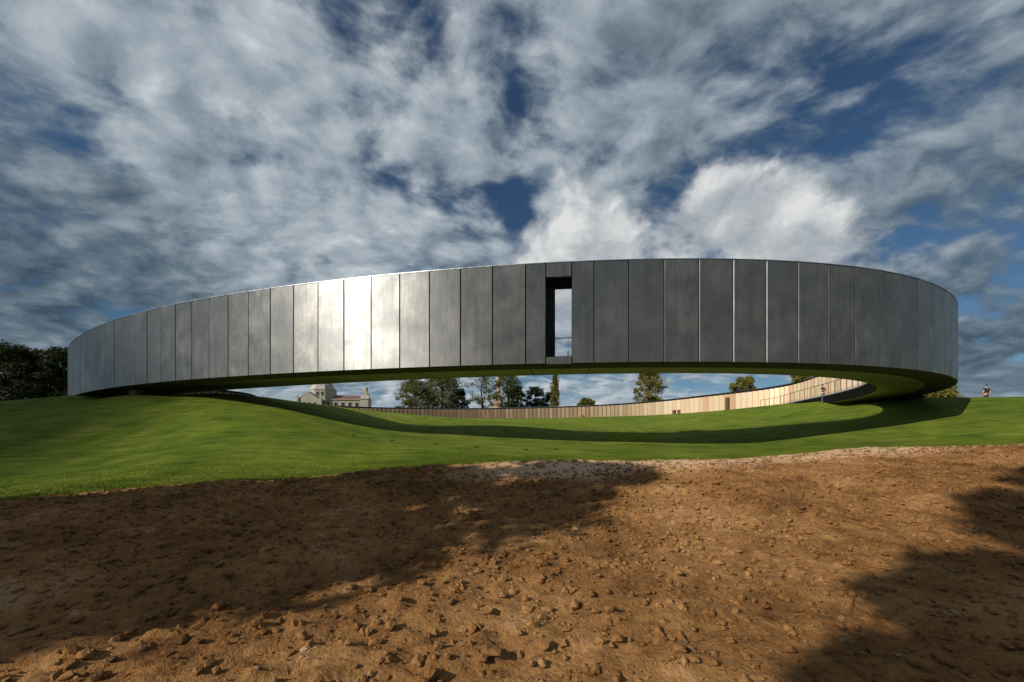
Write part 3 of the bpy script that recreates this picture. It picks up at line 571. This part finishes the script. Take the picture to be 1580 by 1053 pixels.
# trees beside and behind the viewpoint, out of frame: they throw the shade on soil, mound and wall
for i_, (x, y, H, Wd) in enumerate([(-12.8, -1.2, 12, 5.5), (-15.9, -.4, 11, 5.0), (-9.6, -8.2, 16, 3.2), (-19.6, -1.0, 10, 5.5), (-24.0, -2.0, 9.5, 6), (-17.5, -4.5, 11, 6)]):
    tree('broadleaf_tree', x, y, H, Wd, M_DARKLEAF, ['leafy tree beside the bare soil, nearest to the viewpoint', 'second leafy tree in the row beside the bare soil', 'tall slender tree standing farthest behind the viewpoint', 'third leafy tree in the row beside the bare soil', 'last leafy tree at the far end of the row beside the bare soil', 'leafy tree standing just behind the row beside the bare soil'][i_], 'trees around the viewpoint', nclump=130, per=60, leaf=.24, seed=40 + i_, trunk=.22)

# ------------------------------------------------------------------ basilica beyond the ring
D_ = 300.0; bxr, _, _ = at(505, 640, D_); bz0 = gz(bxr, D_) - .5
bas = empty('basilica', (bxr, D_, bz0), R(12)); tag(bas, 'pale stone basilica with red-brown roof and small bell turret, left of the trees', 'church')
def bpart(name, c, s, mat=M_LIME, parent=bas, taper=1.0): return mobj(name, *box_vf(c, s, 0, taper), mat, parent)
def gable(name, c, s, h, axis, mat, parent=bas):
    x, y = s[0] / 2, s[1] / 2; z = c[2]
    if axis == 'x': V = [(-x, -y, 0), (x, -y, 0), (x, y, 0), (-x, y, 0), (-x, 0, h), (x, 0, h)]; F = [(3, 2, 1, 0), (0, 1, 5, 4), (2, 3, 4, 5), (1, 2, 5), (3, 0, 4)]
    else: V = [(-x, -y, 0), (x, -y, 0), (x, y, 0), (-x, y, 0), (0, -y, h), (0, y, h)]; F = [(3, 2, 1, 0), (1, 2, 5, 4), (3, 0, 4, 5), (0, 1, 4), (2, 3, 5)]
    return mobj(name, [(a + c[0], b + c[1], q + z) for a, b, q in V], F, mat, parent)
def winrow(xs_, z, w_, h_, y, parent):
    for x in xs_:
        f = bpart('window', (x, y, z), (w_ + .7, .3, h_ + .5), M_LIME, parent); mobj('pane', *box_vf((x, y - .17, z), (w_, .1, h_)), M_WIN, f)
T0 = 28.6 - bz0 - .0                                   # eaves height above the base
nave = bpart('nave_wall', (12, 0, T0 / 2), (26, 13, T0)); winrow([2.5, 7.5, 12.5, 17.5, 22.5], T0 - 4.6, 1.7, 5.2, -6.65, bas)
gable('nave_roof', (12, 0, T0 + .5), (26, 14, 0), 3.6, 'x', M_TILE); bpart('cornice', (12, 0, T0 + .25), (26.4, 14.4, .5))
gable('transept_gable', (-9, 0, T0 - 1.0), (15, 26, 0), 5.5, 'y', M_LIME); bpart('transept_wall', (-9, 0, (T0 - 1) / 2), (15, 26, T0 - 1)); winrow([-12.5, -9, -5.5], T0 - 4.5, 1.2, 3.4, -13.15, bas)
gable('transept_roof', (-9, .4, T0 - .2), (15.6, 25, 0), 5.4, 'y', M_TILE)
for sx_ in (-17, -1.2):
    bpart('pinnacle_pier', (sx_, -13, (T0 + 1.2) / 2), (1.6, 1.6, T0 + 1.2)); bpart('pinnacle', (sx_, -13, T0 + 2.4), (1.3, 1.3, 2.4), taper=.15)
bpart('west_tower_stub', (-19.5, -6, (T0 - 2.5) / 2), (5, 8, T0 - 2.5)); bpart('stub_cap', (-19.5, -6, T0 - 1.7), (5, 8, 1.6), taper=.5)
# octagonal crossing drum with two windows and low dome
def ngon(c, r, h, seg=8, r2=None, ph=R(22.5)):
    r2 = r if r2 is None else r2; V = [(c[0] + r * math.cos(ph + 2 * math.pi * k / seg), c[1] + r * math.sin(ph + 2 * math.pi * k / seg), c[2]) for k in range(seg)] + [(c[0] + r2 * math.cos(ph + 2 * math.pi * k / seg), c[1] + r2 * math.sin(ph + 2 * math.pi * k / seg), c[2] + h) for k in range(seg)]
    return V, [tuple(range(seg - 1, -1, -1)), tuple(range(seg, 2 * seg))] + [(k, (k + 1) % seg, (k + 1) % seg + seg, k + seg) for k in range(seg)]
mobj('drum', *ngon((-3, 0, T0 - 1), 9.6, 8.2), M_LIME, bas); mobj('drum_cornice', *ngon((-3, 0, T0 + 7.2), 10.0, .6), M_LIME, bas); mobj('drum_roof', *ngon((-3, 0, T0 + 7.8), 9.4, 3.2, r2=7.6), M_LIME, bas); mobj('dome', *ngon((-3, 0, T0 + 11), 7.4, 7.5, r2=3.0, seg=16), M_LIME, bas); mobj('lantern', *ngon((-3, 0, T0 + 18.5), 2.2, 4.5, r2=2.0), M_LIME, bas)
winrow([-4.6, -1.4], T0 + 4.4, 1.2, 2.4, -9.0, bas)
# facade block with bell turret at the right end
bpart('facade_block', (28, 0, (T0 + .8) / 2), (6, 15, T0 + .8)); bpart('facade_cornice', (28, 0, T0 + 1.1), (6.8, 15.8, .6)); gable('facade_gable', (28, 0, T0 + 1.4), (6, 12, 0), 3.2, 'x', M_LIME)
bpart('turret', (28, 0, T0 + 4.5), (3.4, 3.4, 6.0), taper=.85); mobj('belfry', *ngon((28, 0, T0 + 7.5), 1.7, 2.6), M_LIME, bas); mobj('belfry_cap', *ngon((28, 0, T0 + 10.1), 1.9, 1.6, r2=.2), M_LIME, bas)
for sx_ in (-7, 7): bpart('corner_acroterion', (28, sx_, T0 + 2.2), (1.6, 1.6, 1.8), taper=.5)

# lantern tower half hidden by the trees
D2 = 380.0; tx_, _, _ = at(768, 630, D2); tz0 = gz(tx_, D2) - .5
n = material('pink_stone', .85); p = pos(n); n.put(n.b.inputs['Base Color'], n.ramp(n.noise(p, .5, 5), [(.3, (.40, .28, .22)), (.7, (.52, .38, .31))])); M_PINK = n.m
tow = empty('lantern_tower', (tx_, D2, tz0), R(-10)); tag(tow, 'pale pinkish stone tower half hidden behind the trees', 'tower')
zt = EYE + (YH - 586) / FPX * D2 - tz0
mobj('tower_base', *box_vf((0, 0, (zt - 22) / 2), (8.6, 8.6, zt - 22)), M_PINK, tow); mobj('tower_skirt', *box_vf((0, 0, zt - 20.5), (8.2, 8.2, 3), 0, .55), M_PINK, tow)
mobj('tower_shaft', *box_vf((0, 0, zt - 12), (4.4, 4.4, 15), 0, .85), M_PINK, tow); mobj('tower_lantern', *ngon((0, 0, zt - 4.5), 2.6, 4.0), M_PINK, tow); mobj('tower_cap', *ngon((0, 0, zt - .5), 2.9, 2.6, r2=.3), M_PINK, tow)

# ------------------------------------------------------------------ an added cloud, out of frame towards the sun, shaped to shade the left mound
vm = bpy.data.materials.new('shade_cloud_vapour'); vm.use_nodes = True; vn = NT(vm.node_tree); vn.n.clear(); vo = vn.new('ShaderNodeOutputMaterial'); vp = vn.new('ShaderNodeVolumePrincipled', {'Color': (1, 1, 1), 'Density': .05}); vn.l.new(vp.outputs[0], vo.inputs['Volume'])
hx, hy, hs, hc = -math.sin(R(SUN_AZ)), -math.cos(R(SUN_AZ)), math.sin(R(SUN_EL)), math.cos(R(SUN_EL))
eP, eQ = Vector((-hy, hx, 0)), Vector((hx * hs, hy * hs, hc))
def shade_cloud(p, q, rp_, rq, dist, label, seed, deep=22):
    r = np.random.default_rng(seed); t = np.linspace(0, np.pi, 17); f_ = np.linspace(0, 2 * np.pi, 29)[:-1]
    V, F = [], []
    for a in t:
        for b in f_:
            k = 1 + .05 * math.sin(3 * b + seed) * math.sin(a) + .03 * math.sin(5 * a + 2 * b) + .02 * r.normal() * math.sin(a); hq = math.sin(a) * math.sin(b)
            c_ = eP * (rp_ * k * math.sin(a) * math.cos(b)) + eQ * (rq * k * math.cos(a)) + sdir * (deep * k * hq * abs(hq)); V.append(c_)
    for i in range(16):
        for j in range(28): F.append((i * 28 + j, i * 28 + (j + 1) % 28, (i + 1) * 28 + (j + 1) % 28, (i + 1) * 28 + j))
    o = mobj('shade_cloud', V, F, vm, smooth=True); o.location = eP * p + eQ * q + sdir * dist; tag(o, label, 'shade_cloud')
shade_cloud(62, -8, 44, 16, 700, 'added vapour out of view, shaped to shade the left mound', 3)

# ------------------------------------------------------------------ people
def skinmesh(name, verts, edges, radii, mat, parent, root=0, sub=2):
    me = bpy.data.meshes.new(name); me.from_pydata(verts, edges, []); o = bpy.data.objects.new(name, me); COL.objects.link(o)
    md = o.modifiers.new('skin', 'SKIN'); md.use_smooth_shade = True
    if not me.skin_vertices:
        bpy.context.view_layer.objects.active = o
    sv = me.skin_vertices[0].data if me.skin_vertices else None
    if sv is not None:
        for i, r in enumerate(radii): sv[i].radius = r if isinstance(r, tuple) else (r, r); sv[i].use_root = (i == root)
    s = o.modifiers.new('sub', 'SUBSURF'); s.levels = sub; s.render_levels = sub
    dg = bpy.context.evaluated_depsgraph_get(); dg.update(); ev = o.evaluated_get(dg); nm = bpy.data.meshes.new_from_object(ev); o.modifiers.clear(); o.data = nm; bpy.data.meshes.remove(me); nm.name = name
    nm.materials.clear(); nm.materials.append(mat)
    nm.polygons.foreach_set('use_smooth', np.ones(len(nm.polygons), dtype=bool)); o.parent = parent; return o
def person(px, py, d, rz, label, trousers, pose):
    x, y, _ = at(px, py, d); z = gz(x, y)
    P = empty('person', (x, y, z), rz); tag(P, label, 'person')
    V, E, Rr = [], [], []
    def add(v_, r, par=None):
        V.append(v_); Rr.append(r); k = len(V) - 1
        if par is not None: E.append((par, k))
        return k
    pel = add((0, 0, .95), (.15, .11)); bel = add((0, 0, 1.10), (.135, .10), pel); che = add((0, .01, 1.28), (.16, .115), bel); nb = add((0, .01, 1.43), (.085, .075), che); nk = add((0, 0, 1.50), .055, nb); hd = add((0, -.015, 1.58), (.07, .08), nk); h2 = add((0, -.02, 1.67), (.075, .09), hd); add((0, -.01, 1.735), (.05, .06), h2)
    arms, legs = {}, {}
    for s in (-1, 1):
        sh = add((s * .19, .01, 1.40), .062, che)
        if pose == 'folded': el, wr_, hn = (s * .29, -.02, 1.15), (s * .12, -.24, 1.17), (s * .04, -.27, 1.18)
        else: el, wr_, hn = (s * .31, .05, 1.13), (s * .27, -.06, .92), (s * .255, -.10, .84)
        e = add(el, .043, sh); w_ = add(wr_, .029, e); hk = add(hn, (.034, .02), w_); arms[s] = (V[sh], el, wr_)
        hv = Vector(hn); dv = (Vector(hn) - Vector(wr_)).normalized(); sd = dv.cross(Vector((0, 0, 1))).normalized() if pose == 'folded' else Vector((0, 1, 0))
        sd = Vector((0, 0, 1)) if pose == 'folded' else sd
        for q in range(4):
            b = hv + sd * (q - 1.5) * .019; m = b + dv * .035; t2 = m + dv * (.026 - .005 * abs(q - 1.5)) + Vector((0, 0, -.008 if pose != 'folded' else 0)) ; k1 = add(tuple(b + dv * .01), .0095, hk); k2 = add(tuple(m), .0085, k1); add(tuple(t2), .007, k2)
        b = hv - dv * .02 + sd * .03; k1 = add(tuple(b), .011, w_); add(tuple(b + dv * .03 + sd * .015), .009, k1)
        hp = add((s * .095, 0, .88), .088, pel); kn = add((s * .11, -.015, .50), .060, hp); an = add((s * .12, .02, .09), .042, kn); ft = add((s * .13, -.11, .035), (.045, .03), an); legs[s] = (V[hp], V[kn], V[an])
    body = skinmesh('body', V, E, Rr, M_SKIN, P)
    # clothes follow the body
    sV = [(0, 0, .93), (0, 0, 1.10), (0, .01, 1.28), (0, .01, 1.43)]; sR = [(.165, .125), (.15, .115), (.178, .13), (.09, .085)]; sE = [(0, 1), (1, 2), (2, 3)]
    for s in (-1, 1):
        a, e, w_ = arms[s]; k = len(sV); mid = tuple((Vector(a) * .4 + Vector(e) * .6)); sV += [a, mid]; sR += [.075, .062]; sE += [(2, k), (k, k + 1)]
    skinmesh('shirt', sV, sE, sR, M_BLACKCLOTH, P)
    tV = [(0, 0, 1.0), (0, 0, .92)]; tR = [(.155, .12), (.165, .13)]; tE = [(0, 1)]
    for s in (-1, 1):
        a, kx, an = legs[s]; k = len(tV); tV += [a, kx, (an[0], an[1], .07)]; tR += [.102, .075, .066]; tE += [(1, k), (k, k + 1), (k + 1, k + 2)]
    skinmesh('trousers', tV, tE, tR, trousers, P, root=1)
    for s in (-1, 1): skinmesh('shoe', [(s * .12, .05, .045), (s * .125, -.06, .04), (s * .135, -.17, .03)], [(0, 1), (1, 2)], [(.05, .045), (.05, .04), (.042, .03)], M_SHOE, P)
    skinmesh('hair', [(0, .03, 1.60), (0, .025, 1.70), (0, -.02, 1.765)], [(0, 1), (1, 2)], [(.075, .07), (.085, .085), (.07, .075)], M_HAIR, P)
    for s in (-1, 1):
        mobj('eye', *box_vf((s * .032, -.112, 1.665), (.022, .012, .010)), M_EYE, P); skinmesh('ear', [(s * .082, 0, 1.64), (s * .086, .01, 1.68)], [(0, 1)], [.012, .018], M_SKIN, P, sub=1)
    mobj('nose', [(-.014, -.10, 1.625), (.014, -.10, 1.625), (0, -.135, 1.628), (0, -.105, 1.67)], [(0, 2, 1), (0, 3, 2), (2, 3, 1), (0, 1, 3)], M_SKIN, P); mobj('mouth', *box_vf((0, -.105, 1.60), (.045, .012, .009)), plain('lip', (.3, .1, .09)), P)
    return P
person(1270, 620, 38, R(15), 'standing person in black top and blue jeans with folded arms before the gold wall', M_JEANS, 'folded')
person(1522, 614, 33.5, R(180), 'person in black t-shirt seen from behind on the right mound', M_GREY, 'down')
